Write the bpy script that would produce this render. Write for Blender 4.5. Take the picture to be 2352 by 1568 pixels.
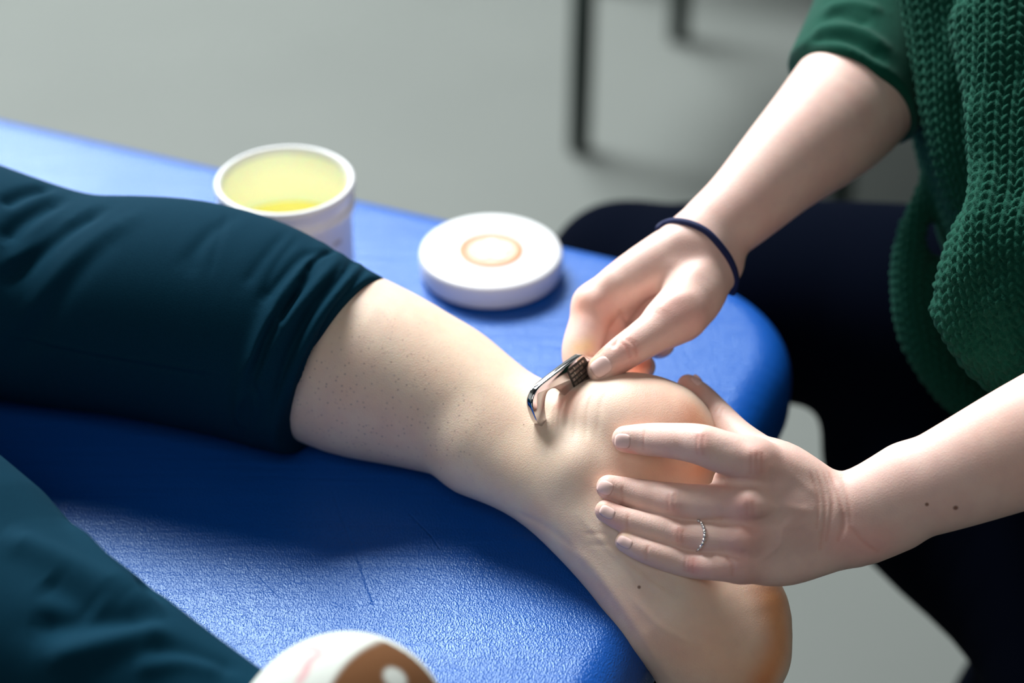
import bpy, bmesh, math, random, os
import numpy as np
from mathutils import Vector, Matrix
from mathutils.bvhtree import BVHTree

SC = bpy.context.scene
for o in list(bpy.data.objects): bpy.data.objects.remove(o)
R = random.Random(7)
rad = math.radians

# ------------------------------------------------------------------ camera
ZT = 0.70                    # height of the couch top above the floor
FPX = 70/36*2352; TH = rad(35); DIST = 1.45
FW = np.array([0, math.cos(TH), -math.sin(TH)]); UP = np.array([0, math.sin(TH), math.cos(TH)]); RT = np.array([1., 0, 0])
CAM = -FW*DIST + np.array([0, 0, ZT])
cam = bpy.data.cameras.new('camera'); co = bpy.data.objects.new('camera', cam); SC.collection.objects.link(co)
co.location = CAM; co.rotation_euler = (rad(90)-TH, 0, 0)
cam.lens = 70; cam.sensor_width = 36; cam.clip_start = .05; cam.clip_end = 60
cam.dof.use_dof = True
cam.dof.focus_distance = 1.222; cam.dof.aperture_fstop = 2.7
SC.camera = co

# ------------------------------------------------------------------ world, lights, exposure
w = bpy.data.worlds.new('room_light'); SC.world = w; w.use_nodes = True
w.node_tree.nodes['Background'].inputs[0].default_value = (.62, .78, 1, 1)
w.node_tree.nodes['Background'].inputs[1].default_value = .022
def area(name, loc, target, sx, sy, power, col):
    l = bpy.data.lights.new(name, 'AREA'); l.shape = 'RECTANGLE'; l.size = sx; l.size_y = sy; l.energy = power; l.color = col
    o = bpy.data.objects.new(name, l); SC.collection.objects.link(o); o.location = loc
    d = Vector(target)-Vector(loc); o.rotation_euler = d.to_track_quat('-Z', 'Y').to_euler()
    return o
area('window_daylight', (-1.2, 2.8, 3.9), (0, 0, ZT), 2.2, 1.6, 400, (.97, .99, 1))
area('couch_sheen_fill', (-1.7, 3.0, 2.0), (-.1, .1, ZT), 2.0, .9, 80, (.95, .99, 1))  # extra lamp low by the back wall, added for sheen on the couch
area('front_fill', (-.6, -2.6, 3.4), (.1, 0, ZT), 2.2, 1.6, 21, (1, .98, .96))  # added soft fill from behind the camera, lifts skin on the near side
SC.view_settings.view_transform = 'Standard'; SC.view_settings.look = 'None'
SC.view_settings.exposure = .14; SC.view_settings.gamma = 1; SC.view_settings.use_curve_mapping = False
SC.cycles.use_denoising = True
SC.cycles.max_bounces = 6

# ------------------------------------------------------------------ helpers
def P(px, py, d):            # the point seen at a pixel, d metres along the viewing axis
    return CAM + (FW + RT*(px-1176)/FPX + UP*(784-py)/FPX)*d
def ray(px, py):
    v = FW + RT*(px-1176)/FPX + UP*(784-py)/FPX
    return Vector(CAM), Vector(v)
def H(px, py, h):            # the point seen at a pixel, h metres above the couch top
    v = FW + RT*(px-1176)/FPX + UP*(784-py)/FPX
    return CAM + v*((ZT+h-CAM[2])/v[2])
def dep(p): return float(np.dot(np.asarray(p)-CAM, FW))
def proj(p):
    q = np.asarray(p)-CAM; t = q @ FW
    return 1176+(q @ RT)/t*FPX, 784-(q @ UP)/t*FPX, t

def link(o, parent=None):
    SC.collection.objects.link(o)
    if parent: o.parent = parent
    return o
def mesh_obj(name, verts, faces, mat=None, parent=None, smooth=True):
    me = bpy.data.meshes.new(name)
    me.from_pydata([tuple(v) for v in verts], [], [tuple(f) for f in faces]); me.update()
    if smooth: me.polygons.foreach_set('use_smooth', np.ones(len(me.polygons), bool))
    if mat: me.materials.append(mat)
    return link(bpy.data.objects.new(name, me), parent)
def bm_obj(name, bm, mat=None, parent=None, smooth=True):
    me = bpy.data.meshes.new(name); bm.to_mesh(me); bm.free()
    if smooth: me.polygons.foreach_set('use_smooth', np.ones(len(me.polygons), bool))
    if mat: me.materials.append(mat)
    return link(bpy.data.objects.new(name, me), parent)
def empty(name, loc=(0, 0, 0)):
    o = bpy.data.objects.new(name, None); SC.collection.objects.link(o); o.location = loc; o.empty_display_size = .05
    bpy.context.view_layer.update()
    return o
def tag(o, label=None, cat=None, group=None, kind=None):
    if label: o['label'] = label
    if cat: o['category'] = cat
    if group: o['group'] = group
    if kind: o['kind'] = kind
    return o
def adopt(child, root):      # parent that keeps the world position (meshes are built in world space)
    child.parent = root; child.matrix_parent_inverse = Matrix.Translation(root.location).inverted()
    return child

# ------------------------------------------------------------------ materials
def mat(name, col, rough=.6, spec=.4, metal=0, noise=None, bump=None, sheen=0, sss=None, coat=0):
    m = bpy.data.materials.new(name); m.use_nodes = True; nt = m.node_tree; b = nt.nodes['Principled BSDF']
    b.inputs['Base Color'].default_value = (*col, 1); b.inputs['Roughness'].default_value = rough
    b.inputs['Specular IOR Level'].default_value = spec; b.inputs['Metallic'].default_value = metal
    b.inputs['Sheen Weight'].default_value = sheen; b.inputs['Coat Weight'].default_value = coat
    tc = nt.nodes.new('ShaderNodeTexCoord')
    if noise:                # (scale, colour2)
        n = nt.nodes.new('ShaderNodeTexNoise'); n.inputs['Scale'].default_value = noise[0]; n.inputs['Detail'].default_value = 4
        nt.links.new(tc.outputs['Object'], n.inputs['Vector'])
        mx = nt.nodes.new('ShaderNodeMix'); mx.data_type = 'RGBA'
        mx.inputs[6].default_value = (*col, 1); mx.inputs[7].default_value = (*noise[1], 1)
        nt.links.new(n.outputs['Fac'], mx.inputs[0]); nt.links.new(mx.outputs[2], b.inputs['Base Color'])
    if bump:                 # (scale, strength, distance)
        n = nt.nodes.new('ShaderNodeTexNoise'); n.inputs['Scale'].default_value = bump[0]; n.inputs['Detail'].default_value = 3
        nt.links.new(tc.outputs['Object'], n.inputs['Vector'])
        bp = nt.nodes.new('ShaderNodeBump'); bp.inputs['Strength'].default_value = bump[1]; bp.inputs['Distance'].default_value = bump[2]
        nt.links.new(n.outputs['Fac'], bp.inputs['Height']); nt.links.new(bp.outputs[0], b.inputs['Normal'])
    return m

def skin_mat(name, base, hair=False, dots=()):
    m = bpy.data.materials.new(name); m.use_nodes = True; nt = m.node_tree; b = nt.nodes['Principled BSDF']; L = nt.links.new
    b.inputs['Roughness'].default_value = .5; b.inputs['Specular IOR Level'].default_value = .35
    b.inputs['Subsurface Weight'].default_value = .25; b.inputs['Subsurface Radius'].default_value = (1, .35, .18)
    b.inputs['Subsurface Scale'].default_value = .006
    tc = nt.nodes.new('ShaderNodeTexCoord')
    def noise(sc, det=3):
        n = nt.nodes.new('ShaderNodeTexNoise'); n.inputs['Scale'].default_value = sc; n.inputs['Detail'].default_value = det
        L(tc.outputs['Object'], n.inputs['Vector']); return n.outputs['Fac']
    def mixc(f, a, c, mode='MIX'):
        x = nt.nodes.new('ShaderNodeMix'); x.data_type = 'RGBA'; x.blend_type = mode
        for i, v in ((0, f), (6, a), (7, c)):
            if hasattr(v, 'is_output'): L(v, x.inputs[i])
            else: x.inputs[i].default_value = v if i == 0 else (*v, 1)
        return x.outputs[2]
    def ramp(f, lo, hi, a=0., c=1.):
        x = nt.nodes.new('ShaderNodeMapRange'); L(f, x.inputs[0]); x.inputs[1].default_value = lo; x.inputs[2].default_value = hi
        x.inputs[3].default_value = a; x.inputs[4].default_value = c; return x.outputs[0]
    col = mixc(ramp(noise(45, 4), .35, .65), base, tuple(c*k for c, k in zip(base, (.97, .90, .90))))
    col = mixc(ramp(noise(110, 4), .45, .68, 0, .22), col, tuple(c*k for c, k in zip(base, (.80, .76, .84))))
    at = nt.nodes.new('ShaderNodeAttribute'); at.attribute_name = 'tint'
    col = mixc(1., col, at.outputs['Color'], 'MULTIPLY')
    bh = noise(900, 3)
    if hair:                 # shaved stubble: tiny pores over the calf
        mp = nt.nodes.new('ShaderNodeMapping'); L(tc.outputs['Object'], mp.inputs[0]); mp.inputs['Scale'].default_value = (1, 1.0, 1)
        v = nt.nodes.new('ShaderNodeTexVoronoi'); v.inputs['Scale'].default_value = 260; L(mp.outputs[0], v.inputs['Vector'])
        v.inputs['Randomness'].default_value = .9
        a2 = nt.nodes.new('ShaderNodeAttribute'); a2.attribute_name = 'stubble'; inv = ramp(a2.outputs['Fac'], 0, 1, 1, 0)
        soft = ramp(v.outputs['Distance'], .08, .32, .30, 0); hard = ramp(v.outputs['Distance'], .06, .14, .6, 0)
        for s, c in ((soft, (.36, .24, .24)), (hard, (.10, .07, .07))):
            mm = nt.nodes.new('ShaderNodeMath'); mm.operation = 'MULTIPLY'; L(s, mm.inputs[0]); L(inv, mm.inputs[1])
            col = mixc(mm.outputs[0], col, c)
    for p, r in dots:        # moles
        vm = nt.nodes.new('ShaderNodeVectorMath'); vm.operation = 'DISTANCE'; L(tc.outputs['Object'], vm.inputs[0]); vm.inputs[1].default_value = tuple(p)
        col = mixc(ramp(vm.outputs['Value'], r*.6, r*1.25, .85, 0), col, (.16, .06, .03))
    L(col, b.inputs['Base Color'])
    # fine creased grain
    v2 = nt.nodes.new('ShaderNodeTexVoronoi'); v2.inputs['Scale'].default_value = 1100; L(tc.outputs['Object'], v2.inputs['Vector'])
    ad = nt.nodes.new('ShaderNodeMath'); L(bh, ad.inputs[0]); L(v2.outputs['Distance'], ad.inputs[1])
    bp = nt.nodes.new('ShaderNodeBump'); bp.inputs['Strength'].default_value = .22; bp.inputs['Distance'].default_value = .0004
    L(ad.outputs[0], bp.inputs['Height']); L(bp.outputs[0], b.inputs['Normal'])
    return m

# ------------------------------------------------------------------ implicit surfaces
def resample(nodes, per=4):
    """nodes: list of (xyz, r) -> Catmull-Rom resampled"""
    pts = np.array([[*n[0], n[1]] for n in nodes], float)
    if len(pts) < 3: return pts
    e = np.vstack([2*pts[0]-pts[1], pts, 2*pts[-1]-pts[-2]]); out = []
    for i in range(1, len(e)-2):
        p0, p1, p2, p3 = e[i-1:i+3]
        for k in range(per):
            t = k/per
            out.append(.5*((2*p1)+(-p0+p2)*t+(2*p0-5*p1+4*p2-p3)*t*t+(-p0+3*p1-3*p2+p3)*t**3))
    out.append(pts[-1]); q = np.array(out)
    for it in range(2):      # fair the chain so that joints do not ripple
        q[1:-1] = q[1:-1]*.5+(q[:-2]+q[2:])*.25
    return q
class Limb:
    """a tapering tube through its nodes; flat=(axis, s) squashes it by s along axis"""
    def __init__(s, nodes, per=4, flat=None):
        pts = resample(nodes, per); s.p = pts[:, :3]; s.r = pts[:, 3]; s.M = None
        if flat is not None:
            n = np.array(flat[0], float); n /= np.linalg.norm(n)
            s.M = np.eye(3)+np.outer(n, n)*(1/flat[1]-1); s.fl = flat[1]
        s.lo = (s.p-s.r[:, None]).min(0); s.hi = (s.p+s.r[:, None]).max(0)
    def d(s, X, lo, hi, best):
        out = np.full(len(X), 1e3, np.float32)
        sel = range(len(s.p)-1)
        if hi is not None:
            c = (lo+hi)/2; hr = np.linalg.norm(hi-lo)/2; fl = 1 if s.M is None else min(1., s.fl)
            pc = c-s.p[:-1]; ab = s.p[1:]-s.p[:-1]
            if s.M is not None: pc = pc @ s.M; ab = ab @ s.M
            t = np.clip((pc*ab).sum(1)/np.maximum((ab*ab).sum(1), 1e-12), 0, 1)
            dc = np.sqrt(((pc-t[:, None]*ab)**2).sum(1))-np.maximum(s.r[:-1], s.r[1:]); du = dc+np.abs(s.r[:-1]-s.r[1:])
            sel = np.where((dc <= du.min()+2*hr/fl+1e-4) & (dc <= best+hr/fl))[0]
        for i_ in sel:
            a, b, ra, rb = s.p[i_], s.p[i_+1], s.r[i_], s.r[i_+1]
            P_ = X-a.astype(np.float32); ab = (b-a).astype(np.float32)
            if s.M is not None:
                Mf = s.M.astype(np.float32); P_ = P_ @ Mf; ab = Mf @ ab
            l = float(np.sqrt(ab @ ab))+1e-9; u = ab/np.float32(l); sn = min(.95, max(-.95, (ra-rb)/l)); tn = sn/math.sqrt(1-sn*sn)
            y = P_ @ u; x2 = np.maximum(np.einsum('ij,ij->i', P_, P_)-y*y, 0)
            t = y if abs(tn) < 1e-4 else y-np.sqrt(x2)*np.float32(tn)
            t = np.clip(t, 0, l); y -= t
            np.minimum(out, np.sqrt(x2+y*y)-(ra-t*np.float32((ra-rb)/l)), out=out)
        return out
def smin(a, b, k):
    if k <= 0: return np.minimum(a, b)
    h = np.clip(k-np.abs(a-b), 0, None)/k
    return np.minimum(a, b)-h*h*k*.25
class U:
    """smooth union of children with blend radius k"""
    def __init__(s, k, *ch):
        s.k = k; s.ch = ch; s.lo = np.min([c.lo for c in ch], 0)-k; s.hi = np.max([c.hi for c in ch], 0)+k
    def d(s, X, lo, hi, best):
        out = None
        for c in s.ch:
            if hi is not None and (np.any(c.lo-best > hi) or np.any(c.hi+best < lo)): continue
            v = c.d(X, lo, hi, best+s.k)
            out = v if out is None else smin(out, v, s.k)
        return out if out is not None else np.full(len(X), 1e3, np.float32)
class Cut:
    """keep where dot(x-p, n) < 0, with a rounded rim"""
    def __init__(s, ch, p, n, k=.004):
        s.c = ch; s.p = np.array(p, np.float32); s.n = np.array(n, np.float32)/np.linalg.norm(n); s.k = k; s.lo = ch.lo; s.hi = ch.hi
    def d(s, X, lo, hi, best):
        return -smin(-s.c.d(X, lo, hi, best+s.k), -((X-s.p) @ s.n), s.k)

def mesh_sdf(name, tree, vox, N=16):
    import openvdb
    lo = tree.lo-3*vox; hi = tree.hi+3*vox
    g = openvdb.FloatGrid(1.0)
    # walk an octree of blocks down to N voxels, keeping only those the surface may cross
    S = N*16; nb = np.ceil((hi-lo)/(vox*S)).astype(int)
    blk = np.stack(np.meshgrid(*[np.arange(n) for n in nb], indexing='ij'), -1).reshape(-1, 3)*S
    while len(blk):
        cd = tree.d((lo+(blk+S/2)*vox).astype(np.float32), None, None, 1e3)
        hd = vox*S*math.sqrt(3)/2*1.3+.005
        for i in blk[cd < -hd]:
            a = tuple(int(v) for v in i); g.fill(a, tuple(v+S-1 for v in a), -1.0, False)
        blk = blk[np.abs(cd) <= hd]
        if S == N: break
        S //= 2
        off = np.array([(i, j, k) for i in (0, S) for j in (0, S) for k in (0, S)])
        blk = (blk[:, None, :]+off[None]).reshape(-1, 3)
    ax = np.arange(N)*vox
    loc = np.stack(np.meshgrid(ax, ax, ax, indexing='ij'), -1).reshape(-1, 3).astype(np.float32)
    for i in blk:
        b0 = lo+i*vox; a = tuple(int(v) for v in i)
        d = tree.d(loc+b0.astype(np.float32), b0, b0+vox*N, 3*vox)
        if d.min() > 2*vox: continue
        if d.max() < -2*vox: g.fill(a, tuple(v+N-1 for v in a), -1.0, False); continue
        g.copyFromArray(np.ascontiguousarray(np.clip(d/vox, -50, 50).astype(np.float32).reshape(N, N, N)), ijk=a)
    pts, quads = g.convertToQuads(0.0)
    V = pts.astype(np.float64)*vox+lo
    return build_quads(name, V, quads)
def build_quads(name, V, quads):
    me = bpy.data.meshes.new(name)
    quads = quads[:, ::-1]
    me.vertices.add(len(V)); me.vertices.foreach_set('co', V.astype(np.float32).ravel())
    n = len(quads); me.loops.add(n*4); me.loops.foreach_set('vertex_index', quads.astype(np.int32).ravel())
    me.polygons.add(n); me.polygons.foreach_set('loop_start', np.arange(n, dtype=np.int32)*4)
    me.update(calc_edges=True); me.validate()
    # relax twice: removes voxel stepping
    for it in range(2): relax(me, .5)
    me.polygons.foreach_set('use_smooth', np.ones(len(me.polygons), bool))
    nn = get_n(me); v0 = get_v(me)
    i = int(np.argmax(v0[:, 2]))
    if nn[i, 2] < 0: me.flip_normals()
    return me
def relax(me, f):
    v = get_v(me); e = np.empty(len(me.edges)*2, np.int32); me.edges.foreach_get('vertices', e); e = e.reshape(-1, 2)
    s = np.zeros_like(v); c = np.zeros(len(v))
    for k in range(3):
        s[:, k] = np.bincount(e[:, 0], v[e[:, 1], k], len(v))+np.bincount(e[:, 1], v[e[:, 0], k], len(v))
    c = np.bincount(e.ravel(), minlength=len(v))
    v = v*(1-f)+s/np.maximum(c, 1)[:, None]*f; set_v(me, v)
def get_v(me):
    a = np.empty(len(me.vertices)*3, np.float32); me.vertices.foreach_get('co', a); return a.reshape(-1, 3).astype(np.float64)
def set_v(me, v):
    me.vertices.foreach_set('co', np.asarray(v, np.float32).ravel()); me.update()
def get_n(me):
    a = np.empty(len(me.vertices)*3, np.float32); me.vertex_normals.foreach_get('vector', a); return a.reshape(-1, 3).astype(np.float64)
class bvh:
    """ray casts on a mesh (through a short-lived object)"""
    def __init__(s, me):
        s.o = bpy.data.objects.new('ray_probe', me.copy()); SC.collection.objects.link(s.o); bpy.context.view_layer.update()
    def ray_cast(s, o, v):
        ok, loc, n, i = s.o.ray_cast(o, v); return (loc, n) if ok else (None, None)
    def free(s):
        m_ = s.o.data; bpy.data.objects.remove(s.o); bpy.data.meshes.remove(m_)
def hit(tree, px, py):
    o, v = ray(px, py); r_ = tree.ray_cast(o, v.normalized())
    return None if r_[0] is None else np.array(r_[0])
def spline2(pts, step=3.):
    p = np.array(pts, float)
    if len(p) > 2:
        e = np.vstack([2*p[0]-p[1], p, 2*p[-1]-p[-2]]); out = []
        for i in range(1, len(e)-2):
            p0, p1, p2, p3 = e[i-1:i+3]; n = max(2, int(np.linalg.norm(p2[:2]-p1[:2])/step))
            for k in range(n):
                t = k/n; out.append(.5*((2*p1)+(-p0+p2)*t+(2*p0-5*p1+4*p2-p3)*t*t+(-p0+3*p1-3*p2+p3)*t**3))
        out.append(p[-1]); return np.array(out)
    n = max(2, int(np.linalg.norm(p[1]-p[0])/step)); return np.array([p[0]+(p[1]-p[0])*t for t in np.linspace(0, 1, n+1)])
def sculpt(me, strokes):
    """strokes: (pixel polyline, width mm, height mm[, one-sided]) - found on the surface, then raised or sunk along the normal"""
    tr = bvh(me); V = get_v(me); N = get_n(me); D = np.zeros(len(V))
    for st in strokes:
        line = spline2(st[0]); wd = st[1]*.001; ht = st[2]*.001
        q = [hit(tr, x, y) for x, y in line]; ok = [i for i, a in enumerate(q) if a is not None]
        if not ok: continue
        T = np.array([q[i] for i in ok]); fr = np.array(ok)/max(1, len(q)-1)
        tap = np.clip(np.minimum(fr, 1-fr)*5+.15, 0, 1) if len(q) > 4 and np.linalg.norm(T[-1]-T[0]) > 3.5*wd else np.ones(len(T))
        lo = T.min(0)-3*wd; hi = T.max(0)+3*wd
        sel = np.where(np.all((V > lo) & (V < hi), 1))[0]
        for c0 in range(0, len(sel), 4000):
            s = sel[c0:c0+4000]
            d2 = ((V[s][:, None, :]-T[None])**2).sum(2); j = d2.argmin(1); d = np.sqrt(d2[np.arange(len(s)), j])
            D[s] += ht*tap[j]*np.exp(-(d/wd)**2)
    set_v(me, V+N*D[:, None]); tr.free()
def paint(me, spots, name='tint', base=(1, 1, 1)):
    """spots: (pixel polyline, width mm, multiply colour, strength)"""
    tr = bvh(me); V = get_v(me); C = np.tile(np.array([*base, 1.]), (len(V), 1))
    for pl, wd, col, stg in spots:
        line = spline2(pl, 6) if len(pl) > 1 else np.array(pl, float)
        T = [hit(tr, x, y) for x, y in line]; T = [a for a in T if a is not None]
        if not T: continue
        T = np.array(T); wd = wd*.001
        sel = np.where(np.all((V > T.min(0)-2.5*wd) & (V < T.max(0)+2.5*wd), 1))[0]
        for c0 in range(0, len(sel), 4000):
            s = sel[c0:c0+4000]
            d = np.sqrt(((V[s][:, None, :]-T[None])**2).sum(2).min(1)); f = (np.exp(-(d/wd)**2)*stg)[:, None]
            C[s, :3] *= 1-f+f*np.array(col)
    tr.free()
    a = me.color_attributes.new(name, 'FLOAT_COLOR', 'POINT'); a.data.foreach_set('color', C.astype(np.float32).ravel())
def nd(px, py, d, r): return (P(px, py, d), r*d/FPX)         # node by pixel and distance, radius in pixels there
def nh(px, py, h, r):
    p = H(px, py, h); return (p, r*dep(p)/FPX)

def nail(name, body_tree, px, py, ang, wpx, lpx, m, parent, fan=8):
    """a fingernail laid on the finger: centre pixel, direction of the fingertip (deg in the picture), size in px"""
    c = hit(body_tree, px, py)
    if c is None: return
    d = dep(c); ux, uy = math.cos(rad(ang)), math.sin(rad(ang)); nu, nv = 10, 10
    vs = []; fs = []
    o_, v_ = ray(px, py)
    for j in range(nv+1):
        for i in range(nu+1):
            a = (i/nu*2-1); b = (j/nv*2-1)
            # squircle outline
            k = 1/max(1e-6, (abs(a)**3.2+abs(b)**3.2)**(1/3.2))*max(abs(a), abs(b)) if (a or b) else 1
            x = px+(ux*b*lpx-uy*a*wpx)*k; y = py+(uy*b*lpx+ux*a*wpx)*k
            q = hit(body_tree, x, y)
            if q is None or abs(dep(q)-d) > .012: q = P(x, y, d+.004)
            e = max(abs(a), abs(b)); lift = .00042*(1-e**6)-.00012
            nrm = -np.array(v_.normalized())
            vs.append(q+nrm*lift)
    for j in range(nv):
        for i in range(nu):
            a = j*(nu+1)+i; fs.append((a, a+1, a+nu+2, a+nu+1))
    o = mesh_obj(name, vs, fs, m)
    md = o.modifiers.new('s', 'SOLIDIFY'); md.thickness = .0003; md.offset = 0
    adopt(o, parent); return o

def tube(name, pts, radii, m, parent=None, seg=16, closed=False):
    pts = np.array(pts, float); n = len(pts); radii = np.broadcast_to(radii, n)
    vs = []; fs = []
    up = np.array([.3, .2, .93])
    for i in range(n):
        a = pts[(i+1) % n] if (closed or i < n-1) else pts[i]; b = pts[i-1] if (closed or i > 0) else pts[i]
        t = a-b; t /= np.linalg.norm(t)+1e-12
        x = np.cross(up, t); x /= np.linalg.norm(x)+1e-12; y = np.cross(t, x)
        for k in range(seg):
            an = 2*math.pi*k/seg; vs.append(pts[i]+radii[i]*(x*math.cos(an)+y*math.sin(an)))
    for i in range(n if closed else n-1):
        for k in range(seg):
            a = i*seg+k; b = i*seg+(k+1) % seg; c = ((i+1) % n)*seg+(k+1) % seg; d = ((i+1) % n)*seg+k
            fs.append((a, b, c, d))
    if not closed:
        fs.append(tuple(range(seg))[::-1]); fs.append(tuple((n-1)*seg+k for k in range(seg)))
    return mesh_obj(name, vs, fs, m, parent)
def lathe(name, prof, m, parent=None, seg=72, loc=(0, 0, 0)):
    vs = []; fs = []
    n = len(prof)
    for k in range(seg):
        a = 2*math.pi*k/seg
        for r_, z in prof: vs.append((loc[0]+r_*math.cos(a), loc[1]+r_*math.sin(a), loc[2]+z))
    for k in range(seg):
        for i in range(n-1):
            a = k*n+i; b = ((k+1) % seg)*n+i
            if prof[i][0] < 1e-7 and prof[i+1][0] < 1e-7: continue
            fs.append((a, b, b+1, a+1))
    me = bpy.data.meshes.new(name); me.from_pydata(vs, [], fs)
    b = bmesh.new(); b.from_mesh(me); bmesh.ops.remove_doubles(b, verts=b.verts, dist=1e-6); bmesh.ops.recalc_face_normals(b, faces=b.faces)
    b.to_mesh(me); b.free(); me.polygons.foreach_set('use_smooth', np.ones(len(me.polygons), bool))
    me.materials.append(m); o = bpy.data.objects.new(name, me); return link(o, parent)
def box(name, c, s, m, parent=None, bev=.004, rz=0):
    b = bmesh.new(); bmesh.ops.create_cube(b, size=1)
    for v in b.verts: v.co = Vector((v.co.x*s[0], v.co.y*s[1], v.co.z*s[2]))
    bmesh.ops.bevel(b, geom=b.edges[:], offset=bev, segments=3, profile=.5, affect='EDGES')
    bmesh.ops.rotate(b, verts=b.verts, cent=(0, 0, 0), matrix=Matrix.Rotation(rz, 3, 'Z'))
    bmesh.ops.translate(b, verts=b.verts, vec=Vector(c))
    return bm_obj(name, b, m, parent)

# ================================================================== THE ROOM
m_floor = mat('floor_vinyl', (.150, .165, .153), .6, .2, noise=(2.2, (.122, .136, .127)), bump=(60, .1, .001))
m_wall = mat('wall_paint', (.55, .57, .55), .9, .2)
m_white = mat('window_frame_paint', (.75, .76, .75), .5, .4)
m_glass = bpy.data.materials.new('window_glass'); m_glass.use_nodes = True
_b = m_glass.node_tree.nodes['Principled BSDF']; _b.inputs['Transmission Weight'].default_value = 1; _b.inputs['Roughness'].default_value = .05; _b.inputs['IOR'].default_value = 1.01
tag(box('floor', (0, .5, -.025), (9, 9, .05), m_floor, bev=.001), kind='structure')
YW = 3.2
# back wall around one wide window opening (x -2.3..0.5, z 1.9..4.3)
wb = bmesh.new()
def addbox(bm_, c, s):
    g = bmesh.ops.create_cube(bm_, size=1)
    for v in g['verts']: v.co = Vector((v.co.x*s[0]+c[0], v.co.y*s[1]+c[1], v.co.z*s[2]+c[2]))
addbox(wb, (0, YW, .95), (9, .15, 1.9)); addbox(wb, (0, YW, 4.65), (9, .15, .7))
addbox(wb, (-3.4, YW, 3.1), (2.2, .15, 2.4)); addbox(wb, (2.5, YW, 3.1), (4.0, .15, 2.4))
tag(bm_obj('wall_back', wb, m_wall, smooth=False), kind='structure')
tag(box('wall_left', (-4.5, .5, 2.5), (.1, 9, 5), m_wall, bev=.001), kind='structure')
tag(box('wall_right', (4.5, .5, 2.5), (.1, 9, 5), m_wall, bev=.001), kind='structure')
tag(box('baseboard_back', (0, YW-.09, .05), (9, .03, .1), m_white, bev=.004), kind='structure')
wf = bmesh.new()
for x in (-2.3, -.9, .5): addbox(wf, (x, YW, 3.1), (.05, .09, 2.4))
for z in (1.9, 4.3): addbox(wf, (-.9, YW, z), (2.85, .09, .05))
tag(bm_obj('window_1', wf, m_white, smooth=False), kind='structure')

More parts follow.
